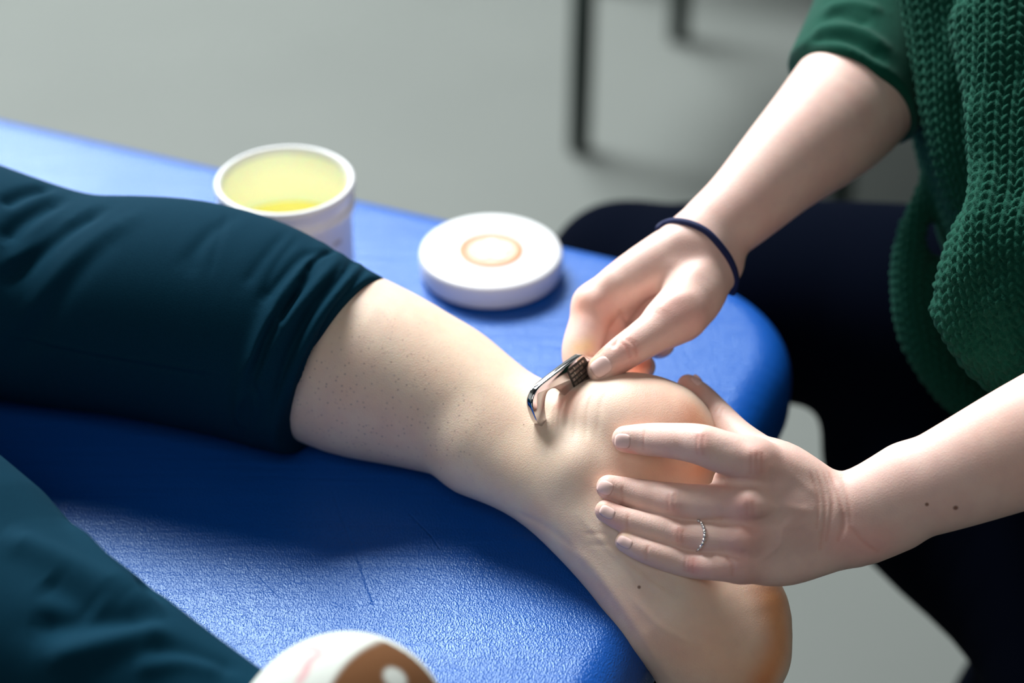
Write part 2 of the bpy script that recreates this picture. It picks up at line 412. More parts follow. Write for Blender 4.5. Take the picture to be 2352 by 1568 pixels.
# ================================================================== COUCH (treatment table)
AX = np.array([.92, -.392, 0]); AX /= np.linalg.norm(AX); AY = np.array([AX[1], -AX[0], 0])      # AX towards the foot end, AY towards the camera
CORNER = np.array([.243, .072, 0]); TW = .67; TL = 1.95; CR = .115
def couch_material():
    m = bpy.data.materials.new('blue_vinyl'); m.use_nodes = True; nt = m.node_tree; b = nt.nodes['Principled BSDF']; L = nt.links.new
    b.inputs['Base Color'].default_value = (.003, .082, .40, 1); b.inputs['Roughness'].default_value = .42; b.inputs['Specular IOR Level'].default_value = .62; b.inputs['Specular Tint'].default_value = (.60, .84, 1, 1)
    tc = nt.nodes.new('ShaderNodeTexCoord')
    def n(kind, **k):
        x = nt.nodes.new(kind)
        for a, v in k.items(): setattr(x, a, v)
        return x
    def math_(op, a, c=None):
        x = n('ShaderNodeMath', operation=op)
        for i, v in ((0, a), (1, c)):
            if v is None: continue
            if hasattr(v, 'is_output'): L(v, x.inputs[i])
            else: x.inputs[i].default_value = v
        return x.outputs[0]
    mp = n('ShaderNodeMapping'); L(tc.outputs['Object'], mp.inputs[0]); mp.inputs['Rotation'].default_value = (0, 0, rad(30)); mp.inputs['Scale'].default_value = (1, .62, 1)
    v1 = n('ShaderNodeTexVoronoi', feature='SMOOTH_F1'); v1.inputs['Scale'].default_value = 1150; L(mp.outputs[0], v1.inputs['Vector'])
    n1 = n('ShaderNodeTexNoise'); n1.inputs['Scale'].default_value = 850; n1.inputs['Detail'].default_value = 3; L(mp.outputs[0], n1.inputs['Vector'])
    n2 = n('ShaderNodeTexNoise'); n2.inputs['Scale'].default_value = 14; n2.inputs['Detail'].default_value = 3; L(tc.outputs['Object'], n2.inputs['Vector'])
    # long wrinkles
    mp2 = n('ShaderNodeMapping'); L(tc.outputs['Object'], mp2.inputs[0]); mp2.inputs['Rotation'].default_value = (0, 0, rad(-62)); mp2.inputs['Scale'].default_value = (9, 120, 1)
    n3 = n('ShaderNodeTexNoise'); n3.inputs['Scale'].default_value = 1; n3.inputs['Detail'].default_value = 3; L(mp2.outputs[0], n3.inputs['Vector'])
    wr = math_('MULTIPLY', math_('SMOOTH_MIN', n3.outputs['Fac'], .42), 5.)
    g = math_('ADD', math_('MULTIPLY', v1.outputs['Distance'], 1.), math_('MULTIPLY', n1.outputs['Fac'], .8))
    g = math_('ADD', g, wr)
    def groove(a, c, wd, depth):     # a pressed line in the cover from a to c
        a, c = Vector(a), Vector(c); ab = c-a
        def vm(op, x, y=None):
            k = n('ShaderNodeVectorMath', operation=op)
            for i, v in ((0, x), (1, y)):
                if v is None: continue
                if hasattr(v, 'is_output'): L(v, k.inputs[i])
                else: k.inputs[i].default_value = v
            return k
        d = vm('SUBTRACT', tc.outputs['Object'], tuple(a)).outputs[0]
        t = math_('MULTIPLY', vm('DOT_PRODUCT', d, tuple(ab)).outputs['Value'], 1/ab.length_squared)
        cl = n('ShaderNodeClamp'); L(t, cl.inputs[0])
        sc = vm('SCALE', tuple(ab)); L(cl.outputs[0], sc.inputs['Scale'])
        ds = vm('DISTANCE', d, sc.outputs[0]).outputs['Value']
        m2 = n('ShaderNodeMapRange', interpolation_type='SMOOTHSTEP'); L(ds, m2.inputs[0]); m2.inputs[1].default_value = 0; m2.inputs[2].default_value = wd; m2.inputs[3].default_value = -depth; m2.inputs[4].default_value = 0
        return m2.outputs[0]
    for pl, wd, dp in (([(765, 1130), (785, 1190), (825, 1290), (858, 1385)], .0017, 1.0), ([(660, 1200), (710, 1260)], .001, 1.2), ([(940, 1180), (990, 1230), (1010, 1260)], .001, 1.2), ([(1200, 1250), (1250, 1285)], .0008, -1.2),
                       ([(1110, 1330), (1150, 1390)], .0008, -1.), ([(1085, 1300), (1130, 1340)], .0008, -1.), ([(560, 1290), (640, 1370)], .001, 1.)):
        for p_, q_ in zip(pl, pl[1:]): g = math_('ADD', g, groove(H(*p_, -.001), H(*q_, -.001), wd, dp))
    bp = n('ShaderNodeBump'); bp.inputs['Strength'].default_value = .8; bp.inputs['Distance'].default_value = .00045; L(g, bp.inputs['Height'])
    L(bp.outputs[0], b.inputs['Normal'])
    mr = n('ShaderNodeMapRange'); L(n2.outputs['Fac'], mr.inputs[0]); mr.inputs[1].default_value = .3; mr.inputs[2].default_value = .7
    mr.inputs[3].default_value = .30; mr.inputs[4].default_value = .42; L(mr.outputs[0], b.inputs['Roughness'])
    return m
m_vinyl = couch_material()
m_dark = mat('dark_board', (.012, .014, .018), .6, .3)
m_steel_grey = mat('couch_steel', (.35, .36, .38), .35, .5, metal=.9)
def rrect(inset, seg=20):
    """outline of the couch top in world xy, inset inwards"""
    r_ = max(CR-inset, .004); out = []
    c = [(-inset-r_, inset+r_, 90, 0), (-inset-r_, TW-inset-r_, 0, -90), (-TL+inset+r_, TW-inset-r_, -90, -180), (-TL+inset+r_, inset+r_, -180, -270)]
    for cx, cy, a0, a1 in c:
        for k in range(seg+1):
            a = rad(a0+(a1-a0)*k/seg); out.append((cx+r_*math.cos(a), cy-r_*math.sin(a)))
    return [CORNER+AX*a+AY*b for a, b in out]
couch = empty('treatment_table', tuple(CORNER-AX*TL/2+AY*TW/2))
tag(couch, 'bright blue vinyl padded treatment table with rounded end under the bare leg', 'table')
vs = []; fs = []; prof = []
for k in range(13):
    a = rad(90*k/12); prof.append((.032*(1-math.sin(a)), -.032*(1-math.cos(a))))   # rounded upper edge
prof = [(.26, .004), (.2, .0035), (.15, .003), (.11, .0022), (.075, .0014), (.05, .0006)]+prof+[(0, -.045)]
for k in range(9):
    a = rad(90*k/8); prof.append((.02*(1-math.cos(a)), -.05-.02*math.sin(a)))
for ins, z in prof:
    for p in rrect(ins): vs.append((p[0], p[1], ZT+z-.004))
n = len(rrect(0))
for j in range(len(prof)-1):
    for i in range(n): fs.append((j*n+i, j*n+(i+1) % n, (j+1)*n+(i+1) % n, (j+1)*n+i))
fs.append(tuple(range(n))[::-1]); fs.append(tuple((len(prof)-1)*n+i for i in range(n)))
cush = adopt(mesh_obj('cushion', vs, fs, m_vinyl), couch)
_b = bmesh.new(); _b.from_mesh(cush.data); bmesh.ops.recalc_face_normals(_b, faces=_b.faces); _b.to_mesh(cush.data); _b.free()
bb = []; bf = []
for z in (-.076, -.10):
    for p in rrect(.03): bb.append((p[0], p[1], ZT+z))
for i in range(n): bf.append((i, (i+1) % n, n+(i+1) % n, n+i))
bf.append(tuple(range(n))[::-1]); bf.append(tuple(n+i for i in range(n)))
adopt(mesh_obj('base_board', bb, bf, m_dark, smooth=False), couch)
for a, b_ in ((.35, .1), (.35, TW-.1), (TL-.2, .1), (TL-.2, TW-.1)):
    p = CORNER-AX*a+AY*b_
    adopt(tube('leg', [(p[0], p[1], 0.0), (p[0], p[1], ZT-.10)], .022, m_steel_grey), couch)
for b_ in (.1, TW-.1):
    p = CORNER-AX*.35+AY*b_; q = CORNER-AX*(TL-.2)+AY*b_
    adopt(tube('rail', [(p[0], p[1], .16), (q[0], q[1], .16)], .016, m_steel_grey), couch)

# ================================================================== PATIENT
m_leg = skin_mat('leg_skin', (.74, .56, .42), hair=True, dots=())
patient = empty('person', tuple(H(600, 780, 0)))
tag(patient, 'person lying face down on the blue table, dark leggings pushed up above one bare foot', 'person')
kneeF = nh(60, 665, .082, 250)
hipF = (kneeF[0]+np.array([-.38, .16, .03]), .095)
leg = Limb([nh(480, 730, .072, 190), nh(560, 745, .068, 212), nh(700, 790, .062, 208), nh(812, 838, .058, 210), nh(930, 880, .054, 190), nh(1040, 932, .050, 163),
            nh(1150, 990, .046, 138), nd(1240, 1030, 1.276, 120), nd(1330, 1075, 1.268, 118)], 4)
achil = Limb([nd(1040, 905, 1.32, 128), nd(1160, 968, 1.30, 98), nd(1260, 972, 1.277, 80), nd(1340, 972, 1.272, 88), nd(1430, 975, 1.268, 108)], 4)
heel = Limb([nd(1400, 1005, 1.268, 125), nd(1470, 1000, 1.264, 133), nd(1518, 1006, 1.264, 131), nd(1540, 1060, 1.268, 105)], 4)
mid1 = Limb([nd(1280, 1090, 1.262, 105), nd(1380, 1180, 1.248, 118), nd(1470, 1290, 1.236, 112), nd(1560, 1400, 1.226, 122), nd(1640, 1500, 1.226, 118)], 4)
mid2 = Limb([nd(1500, 1080, 1.27, 105), nd(1590, 1210, 1.262, 108), nd(1650, 1320, 1.252, 108), nd(1695, 1410, 1.245, 122), nd(1705, 1480, 1.243, 108)], 4)
shin = Limb([nd(1100, 1035, 1.276, 105), nd(1230, 1110, 1.258, 88), nd(1340, 1215, 1.243, 78), nd(1430, 1330, 1.227, 70), nd(1510, 1440, 1.218, 75)], 4)
ballF = Limb([nd(1600, 1500, 1.228, 100), nd(1700, 1520, 1.235, 95)], 2)
maln = Limb([nd(1330, 1080, 1.240, 60), nd(1360, 1090, 1.242, 60)], 2)
toes = [Limb([nd(1570+42*i, 1560, 1.226+.006*i, 46), nd(1590+46*i, 1640-8*i, 1.236+.006*i, 38), nd(1600+48*i, 1700-16*i, 1.25+.006*i, 32)], 3) for i in range(4)]
bigtoe = Limb([nd(1740, 1490, 1.262, 48), nd(1772, 1518, 1.270, 36), nd(1776, 1530, 1.275, 33)], 3)
foot = U(.016, U(.02, leg, achil), heel, mid1, mid2, shin, ballF, maln)
tree_leg = U(.004, U(.010, foot, *toes), bigtoe)
me_leg = mesh_sdf('leg', tree_leg, .00095)
bt_leg = None
sculpt(me_leg, [
    # achilles creases under the tool
    ([(1300, 905), (1285, 950), (1283, 1000)], 1.6, -.5), ([(1325, 893), (1308, 925), (1300, 990)], 1.5, -.55), ([(1345, 895), (1325, 940), (1320, 1010)], 1.5, -.4),
    ([(1368, 893), (1350, 940), (1347, 1010)], 1.6, -.45), ([(1395, 893), (1380, 930), (1372, 1000)], 1.8, -.35), ([(1275, 930), (1272, 1000)], 1.5, -.4),
    # tendon and veins over the instep
    ([(1290, 1235), (1360, 1300), (1430, 1390), (1490, 1480), (1540, 1560)], 4, 1.1), ([(1330, 1180), (1400, 1260), (1480, 1330), (1560, 1380)], 2.2, .5),
    ([(1400, 1230), (1470, 1260), (1560, 1330)], 1.8, .4), ([(1450, 1370), (1520, 1440), (1600, 1480)], 2.2, .5),
    ([(1340, 1225), (1400, 1228), (1440, 1250)], 1.6, -.25), ([(1350, 1250), (1415, 1255), (1480, 1290)], 1.6, -.25),
    ([(1180, 1175), (1260, 1215), (1330, 1270)], 3, -.7),
])
paint(me_leg, [
    ([(1480, 900), (1560, 930)], 20, (1.02, .84, .80), .75), ([(1320, 905), (1300, 940)], 5, (1.1, .62, .55), .55), ([(1305, 903), (1285, 930)], 3, (1.1, .6, .55), .5),
    ([(1600, 960), (1620, 1060)], 12, (1.0, .70, .52), .7), ([(1780, 1380), (1790, 1480), (1760, 1560)], 15, (.88, .50, .26), .95), ([(1500, 1080), (1600, 1085)], 10, (1., .72, .58), .6),
    ([(1640, 1500), (1720, 1560)], 25, (1., .74, .60), .6), ([(1400, 1400), (1550, 1500)], 16, (1., .86, .84), .6),
    ([(1380, 1180), (1470, 1280), (1560, 1350)], 9, (.86, .90, .98), .5), ([(1330, 1320), (1450, 1400)], 7, (.93, .86, .90), .5),
    ([(1150, 880), (1000, 740), (1200, 1000)], 30, (1.04, 1.02, .92), .5), ([(1300, 1100), (1200, 1080)], 14, (.97, .95, .93), .5),
    ([(780, 950), (900, 990)], 25, (1., .93, .92), .7),
])
paint(me_leg, [([(760, 900), (800, 980), (900, 1010)], 34, (0, 0, 0), .95), ([(900, 830), (1000, 960)], 32, (0, 0, 0), .8), ([(1060, 980)], 20, (0, 0, 0), .5)], name='stubble')
bt_leg = bvh(me_leg)
m_leg = None
mole_leg = [(hit(bt_leg, 1468, 1348), .0011), (hit(bt_leg, 1203, 975), .0004)]
m_leg = skin_mat('leg_skin', (.88, .70, .55), hair=True, dots=mole_leg)
me_leg.materials.append(m_leg)
body_p = adopt(link(bpy.data.objects.new('body', me_leg)), patient)

m_legg = mat('legging_jersey', (.0009, .020, .040), .9, .05, noise=(900, (.003, .036, .062)), bump=(1500, .3, .0006), sheen=0)
kneeN = nd(-260, 1190, 1.17, 270)
hipN = (kneeN[0]+np.array([-.36, .20, .03]), .095)
pel = (hipF[0]+hipN[0])/2+np.array([-.06, .03, .01])
legF = Limb([(pel, .10), hipF, (kneeF[0]*.5+hipF[0]*.5, .085), (kneeF[0]+np.array([-.05, .02, 0]), .080), nh(150, 690, .073, 248), nh(300, 703, .077, 254), nh(430, 720, .078, 262), nh(560, 752, .076, 258), nh(660, 795, .069, 245), nh(740, 825, .064, 232), nh(800, 847, .060, 222), nh(870, 872, .056, 208)], 4)
cut_p = H(815, 850, .06); cut_n = np.array(H(930, 880, .054))-np.array(H(720, 800, .06)); 
cn = RT*.876-UP*.48-FW*.28
legF = Cut(legF, P(787, 820, dep(nh(800, 840, .06, 1)[0])), cn, .004)
rolls = []
me_legg_parts = [legF]
legN = Limb([(pel, .10), hipN, kneeN, nd(-30, 1400, 1.135, 265), nd(150, 1510, 1.105, 245), nd(330, 1610, 1.08, 215), nd(500, 1690, 1.065, 180), nd(640, 1750, 1.055, 150)], 4)
me_legg = mesh_sdf('leggings', U(.01, legF, legN), .0015)
sculpt(me_legg, [
    # long diagonal folds behind the knee
    ([(150, 450), (60, 500), (0, 560)], 7, -5), ([(250, 470), (130, 540), (0, 660)], 8, -5), ([(330, 480), (170, 600), (40, 760)], 9, 3), ([(200, 480), (90, 560), (0, 620)], 6, 3),
    ([(120, 425), (60, 440), (0, 470)], 6, -5), ([(300, 500), (150, 650), (20, 850)], 9, -2.5),
    # seam
    ([(20, 770), (250, 815), (500, 858)], 1.2, .8), ([(20, 780), (250, 825), (500, 868)], 1.4, -.6),
    # bunched rolls above the hem
    ([(745, 560), (690, 620), (620, 720), (560, 860), (540, 980)], 5, 3.2), ([(725, 600), (690, 660), (620, 760), (580, 880)], 3.2, -4),
    ([(790, 575), (740, 640), (660, 740), (600, 860), (590, 990)], 5, 3.5), ([(820, 590), (775, 640), (705, 730), (650, 850), (625, 980)], 3.4, -4.5),
    ([(835, 597), (800, 640), (730, 730), (680, 840), (650, 960)], 3.5, 2.5), ([(850, 607), (815, 650), (750, 740), (700, 850), (670, 960)], 2.6, -2.5),
    ([(885, 636), (810, 690), (745, 775), (710, 860), (693, 950)], 3, 1.6), ([(740, 575), (700, 590), (650, 640), (600, 700)], 4, -2.5),
    ([(640, 700), (600, 780), (570, 850)], 3, 2.5), ([(510, 500), (460, 560), (430, 640)], 5, -.9), ([(660, 530), (600, 600), (560, 660)], 4, -1.2), ([(560, 480), (480, 540), (400, 620)], 5, -.7),
    ([(770, 575), (735, 590), (700, 625)], 2.2, -2.5), ([(700, 640), (660, 690), (640, 735), (650, 760)], 1.8, 2.2), ([(690, 660), (655, 720), (640, 740)], 1.8, -2.6), ([(735, 760), (700, 830), (685, 900)], 1.6, 1.4),
    ([(560, 900), (545, 940), (555, 980)], 2.4, 1.8), ([(580, 870), (600, 930), (590, 985)], 2.2, -1.8), ([(800, 600), (765, 650), (715, 715)], 1.8, 1.6), ([(530, 470), (500, 560), (480, 640)], 3, -.5), ([(690, 540), (640, 600), (590, 700)], 3, -.8),
    # near trouser leg
    ([(205, 1190), (290, 1265), (330, 1330), (375, 1385)], 6, -5), ([(150, 1195), (240, 1290), (330, 1380), (380, 1420)], 7, 4), ([(0, 1230), (150, 1290), (290, 1370)], 10, 5), ([(100, 1520), (250, 1480), (400, 1450)], 9, 6),
    ([(60, 1440), (220, 1420), (360, 1410)], 9, -6), ([(330, 1480), (430, 1500), (560, 1540)], 7, -3), ([(100, 1330), (220, 1400)], 9, -4), ([(300, 1540), (420, 1520), (520, 1545)], 6, 3),
])
me_legg.materials.append(m_legg)
adopt(link(bpy.data.objects.new('leggings', me_legg)), patient)

m_sock = mat('sock_cotton', (.70, .72, .68), .9, .2, bump=(900, .3, .0006))
nt = m_sock.node_tree; at = nt.nodes.new('ShaderNodeAttribute'); at.attribute_name = 'tint'; mx = nt.nodes.new('ShaderNodeMix'); mx.data_type = 'RGBA'; mx.blend_type = 'MULTIPLY'
mx.inputs[0].default_value = 1; mx.inputs[6].default_value = (.60, .64, .59, 1); nt.links.new(at.outputs['Color'], mx.inputs[7]); nt.links.new(mx.outputs[2], nt.nodes['Principled BSDF'].inputs['Base Color'])
sock = U(.02, Limb([nd(800, 1690, 1.035, 238), nd(830, 1740, 1.04, 232), nd(900, 1900, 1.06, 200), nd(960, 2060, 1.09, 170)], 3), Limb([nd(620, 1740, 1.05, 140), nd(740, 1720, 1.04, 190)], 3))
me_sock = mesh_sdf('sock', sock, .0016)
V_ = get_v(me_sock); C_ = np.ones((len(V_), 4))
btS = bvh(me_sock); c0 = hit(btS, 876, 1560)
pr = np.array([proj(v) for v in V_])
cb = c0+UP*(-.018)
q_ = V_-c0; ex_ = (q_ @ RT)/.030; ey_ = (q_ @ UP+.022)/.038; dd = np.sqrt(ex_**2+ey_**2)
f_ = np.clip((1.03-dd)/.08, 0, 1)*(q_ @ FW < .03)
C_[:, :3] = C_[:, :3]*(1-f_[:, None])+f_[:, None]*np.array([.22, .085, .03])
c1 = hit(btS, 908, 1556); f_ = np.clip((.0075-np.linalg.norm(V_-c1, axis=1))/.002, 0, 1)[:, None]
C_[:, :3] = C_[:, :3]*(1-f_)+f_*np.array([.85, .85, .85])
for pl in [[(735, 1500), (710, 1520), (700, 1545)], [(700, 1545), (685, 1566)], [(690, 1485), (730, 1490)]]:
    for x, y in spline2(pl):
        c2 = hit(btS, x, y)
        if c2 is None: continue
        f_ = np.clip((.0028-np.linalg.norm(V_-c2, axis=1))/.002, 0, 1)[:, None]; C_[:, :3] = C_[:, :3]*(1-f_)+f_*np.array([1.0, .55, .62])
a_ = me_sock.color_attributes.new('tint', 'FLOAT_COLOR', 'POINT'); a_.data.foreach_set('color', C_.astype(np.float32).ravel())
me_sock.materials.append(m_sock)
tag(adopt(link(bpy.data.objects.new('sock', me_sock)), patient), 'white sock with pink print and a brown sole patch')

# ================================================================== THERAPIST
therapist = empty('person', tuple(P(2500, 900, 1.5)))
tag(therapist, 'seated person in green knitted sweater and dark trousers holding the foot and a steel tool', 'person')
# depth of the foot under the left fingers
def sd(px, py, fallback):
    q = hit(bt_leg, px, py); return dep(q) if q is not None else fallback
def fing(nodes, off=.0):
    """nodes (px, py, r, fallback depth): laid on the foot"""
    out = []
    ds = []
    for x, y, r, fb in nodes:
        ds.append(fb if fb else sd(x, y, 1.2)-(r*1.2/FPX)*.86-off)
    for (x, y, r, fb), d in zip(nodes, ds): out.append(nd(x, y, d, r))
    return out
# ---- left hand: four fingers over the heel, thumb behind it
l_idx = Limb(fing([(1436, 1008, 31, 0), (1490, 1009, 38, 0), (1545, 1012, 41, 1.206), (1608, 1020, 47, 1.197), (1665, 1040, 50, 1.193), (1730, 1058, 53, 1.194)]), 5)
l_mid = Limb(fing([(1398, 1119, 29, 0), (1450, 1133, 36, 0), (1545, 1152, 44, 1.2105), (1625, 1155, 43, 1.2010), (1722, 1158, 50, 1.1915)]), 5)
l_rin = Limb(fing([(1392, 1173, 26, 0), (1440, 1196, 30, 0), (1550, 1225, 38, 1.2055), (1615, 1232, 37, 1.1985), (1705, 1236, 46, 1.1925)]), 5)
l_pin = Limb(fing([(1437, 1243, 25, 0), (1490, 1268, 29, 0), (1580, 1292, 34, 0), (1640, 1300, 33, 1.192), (1700, 1296, 42, 1.195)]), 5)
l_thb = Limb([nd(1580, 884, 1.288, 25), nd(1612, 912, 1.282, 31), nd(1655, 960, 1.268, 35), nd(1700, 1005, 1.248, 38), nd(1760, 1060, 1.228, 52)], 5)
l_palm = U(.010,
    Limb([nd(1722, 1056, 1.197, 50), nd(1800, 1085, 1.205, 58), nd(1890, 1140, 1.212, 62)], 4),
    Limb([nd(1725, 1156, 1.193, 50), nd(1810, 1165, 1.200, 54), nd(1900, 1175, 1.208, 62)], 4),
    Limb([nd(1705, 1236, 1.195, 46), nd(1800, 1225, 1.200, 52), nd(1910, 1205, 1.208, 62)], 4),
    Limb([nd(1700, 1292, 1.197, 42), nd(1790, 1294, 1.205, 54), nd(1870, 1270, 1.210, 56), nd(1940, 1240, 1.210, 62)], 4),
    Limb([nd(1668, 1106, 1.208, 34), nd(1720, 1108, 1.208, 48), nd(1780, 1110, 1.21, 50)], 2),
    Limb([nd(1760, 1060, 1.222, 54), nd(1800, 1075, 1.218, 60), nd(1860, 1130, 1.215, 58)], 4))
l_arm = U(.008, Limb([nd(1890, 1175, 1.210, 72), nd(1960, 1185, 1.208, 86), nd(2050, 1150, 1.204, 100), nd(2200, 1090, 1.198, 122), nd(2370, 1015, 1.192, 146), nd(2540, 945, 1.19, 166)], 4, flat=(FW, .86)),
    Limb([nd(1890, 1150, 1.212, 62), nd(1980, 1150, 1.210, 72), nd(2080, 1100, 1.206, 82)], 3), Limb([nd(1900, 1225, 1.210, 62), nd(1965, 1240, 1.208, 66), nd(2060, 1200, 1.206, 66)], 3))
l_hand = U(.006, U(.004, l_palm, l_arm), U(.0012, l_idx, l_mid, l_rin, l_pin), l_thb)
# ---- right hand: pinches the tool
r_thb = Limb([nd(1381, 848, 1.2635, 33), nd(1405, 830, 1.262, 38), nd(1442, 803, 1.262, 42), nd(1500, 765, 1.270, 48), nd(1560, 725, 1.280, 60)], 5)
r_idx = Limb([nd(1364, 700, 1.312, 47), nd(1352, 745, 1.306, 46), nd(1334, 800, 1.298, 44), nd(1335, 838, 1.292, 38), nd(1365, 862, 1.287, 32), nd(1400, 872, 1.285, 30)], 5)
r_mid = Limb([nd(1415, 690, 1.325, 46), nd(1405, 760, 1.322, 42), nd(1405, 820, 1.312, 38), nd(1430, 846, 1.299, 36), nd(1464, 840, 1.292, 34)], 5)
r_rin = Limb([nd(1460, 680, 1.335, 45), nd(1450, 760, 1.335, 40), nd(1450, 820, 1.322, 36), nd(1476, 842, 1.305, 30)], 5)
r_pin = Limb([nd(1510, 680, 1.34, 42), nd(1510, 750, 1.34, 38), nd(1510, 790, 1.33, 33), nd(1520, 790, 1.31, 30)], 5)
r_palm = U(.012,
    Limb([nd(1364, 702, 1.312, 46), nd(1450, 640, 1.310, 58), nd(1590, 560, 1.318, 68)], 4),
    Limb([nd(1415, 688, 1.325, 46), nd(1500, 630, 1.325, 58), nd(1610, 580, 1.322, 70)], 4),
    Limb([nd(1500, 690, 1.33, 46), nd(1560, 640, 1.33, 58), nd(1640, 600, 1.326, 66)], 4),
    Limb([nd(1535, 735, 1.278, 52), nd(1580, 700, 1.290, 68), nd(1610, 650, 1.305, 68), nd(1630, 600, 1.32, 60)], 4))
r_arm = Limb([nd(1605, 570, 1.320, 84), nd(1640, 530, 1.326, 86), nd(1710, 470, 1.335, 94), nd(1800, 380, 1.350, 112), nd(1890, 300, 1.370, 135), nd(1960, 225, 1.395, 148), nd(2005, 150, 1.42, 138), nd(2040, 60, 1.44, 130)], 4)
r_hand = U(.007, U(.006, r_palm, r_arm), U(.0012, U(.0015, r_mid, r_rin, r_pin), r_idx), r_thb)
me_t = mesh_sdf('body', U(.004, l_hand, r_hand), .0009)
STR_T = [
    # ---- left hand
    ([(1734, 1045), (1744, 1062)], 7, 2.6), ([(1722, 1152), (1736, 1162)], 7.6, 2.9), ([(1700, 1232), (1712, 1240)], 6.5, 1.8), ([(1770, 1085), (1775, 1120)], 5, -1.5), ([(1760, 1195), (1775, 1215)], 4, -1.2), ([(1700, 1292), (1712, 1298)], 5.5, .8),
    ([(1612, 1000), (1614, 1025)], 5.5, 1.9), ([(1546, 1140), (1550, 1155)], 5, 2.0), ([(1558, 1218), (1560, 1235)], 4.2, 1.3), ([(1585, 1288), (1586, 1298)], 4, .9), ([(1560, 990), (1560, 1030)], 5, -.8), ([(1500, 1120), (1500, 1160)], 5, -.7), ([(1665, 1030), (1665, 1060)], 6, -.6),
    # web valleys
    ([(1622, 1092), (1680, 1108), (1760, 1110)], 4.5, -1.8), ([(1640, 1196), (1690, 1200), (1760, 1195)], 4, -1.6), ([(1650, 1262), (1690, 1272), (1720, 1275)], 3.5, -1.3), ([(1668, 1278), (1683, 1300), (1682, 1320)], 1.2, -.8),
    # extensor tendons and veins
    ([(1745, 1160), (1800, 1165), (1870, 1175)], 3, .7), ([(1715, 1240), (1790, 1215), (1860, 1200)], 3, .7), ([(1765, 1060), (1830, 1100), (1880, 1140)], 3, .5),
    ([(1740, 1290), (1790, 1250), (1800, 1210), (1840, 1180)], 2, .6), ([(1770, 1120), (1800, 1190), (1790, 1230)], 3, -.7),
    # knuckle creases
    ([(1603, 1000), (1601, 1040)], .9, -.35), ([(1616, 998), (1615, 1042)], .9, -.35), ([(1536, 1135), (1534, 1170)], .9, -.3), ([(1550, 1133), (1548, 1170)], .9, -.3),
    ([(1560, 1215), (1556, 1243)], .8, -.3), ([(1570, 1215), (1567, 1243)], .8, -.3), ([(1585, 1278), (1582, 1310)], .8, -.3), ([(1594, 1280), (1591, 1312)], .8, -.3), ([(1576, 1277), (1572, 1308)], .8, -.3),
    ([(1480, 985), (1477, 1030)], .8, -.3), ([(1429, 1115), (1430, 1160)], .8, -.35), ([(1443, 1180), (1441, 1215)], .8, -.4), ([(1489, 1252), (1483, 1285)], .8, -.4),
    ([(1725, 1040), (1724, 1085)], .9, -.3), ([(1737, 1038), (1737, 1085)], .9, -.35), ([(1748, 1040), (1749, 1083)], .9, -.3),
    ([(1716, 1150), (1716, 1180)], .9, -.25), ([(1728, 1150), (1729, 1180)], .9, -.25),
    # wrist folds
    ([(1862, 1085), (1880, 1150), (1876, 1210)], 1.6, -.6), ([(1876, 1083), (1896, 1160), (1884, 1260)], 1.5, -.7), ([(1892, 1085), (1912, 1150), (1898, 1240)], 1.4, -.5),
    ([(1906, 1086), (1930, 1150), (1938, 1200), (1925, 1240)], 1.6, -1.1), ([(1935, 1090), (1950, 1160), (1952, 1220)], 1.4, -.35), ([(1955, 1210), (1985, 1245), (2015, 1265)], 1.6, -.5),
    ([(1950, 1245), (1990, 1262)], 11, 1.4), ([(1918, 1100), (1936, 1190)], 3, .6),
    # thumb joint
    ([(1652, 930), (1640, 950)], .9, -.4), ([(1662, 938), (1652, 955)], .9, -.4), ([(1655, 935), (1650, 950)], 5, .8),
    # ---- right hand
    ([(1440, 750), (1455, 735), (1480, 705), (1505, 680)], 3.0, -2.2), ([(1405, 800), (1425, 770), (1442, 750)], 2.4, -1.6), ([(1422, 712), (1440, 740), (1446, 748)], 1.6, -1.0), ([(1385, 800), (1368, 815), (1345, 815)], 1.6, -.8),
    ([(1345, 685), (1365, 690)], 7, 1.8), ([(1400, 640), (1415, 650)], 7, .9), ([(1440, 790), (1450, 812)], 5, 1.0), ([(1425, 785), (1440, 800), (1447, 820)], 1, -.5), ([(1437, 778), (1458, 795), (1462, 815)], 1, -.6), ([(1447, 776), (1464, 790)], .9, -.35),
    ([(1640, 560), (1600, 545), (1560, 545)], 8, 1.0), ([(1560, 590), (1500, 640), (1440, 670)], 5, .8), ([(1600, 620), (1630, 600)], 7, 1.2), ([(1510, 720), (1540, 690), (1600, 670)], 5, .8),
]
sculpt(me_t, STR_T)
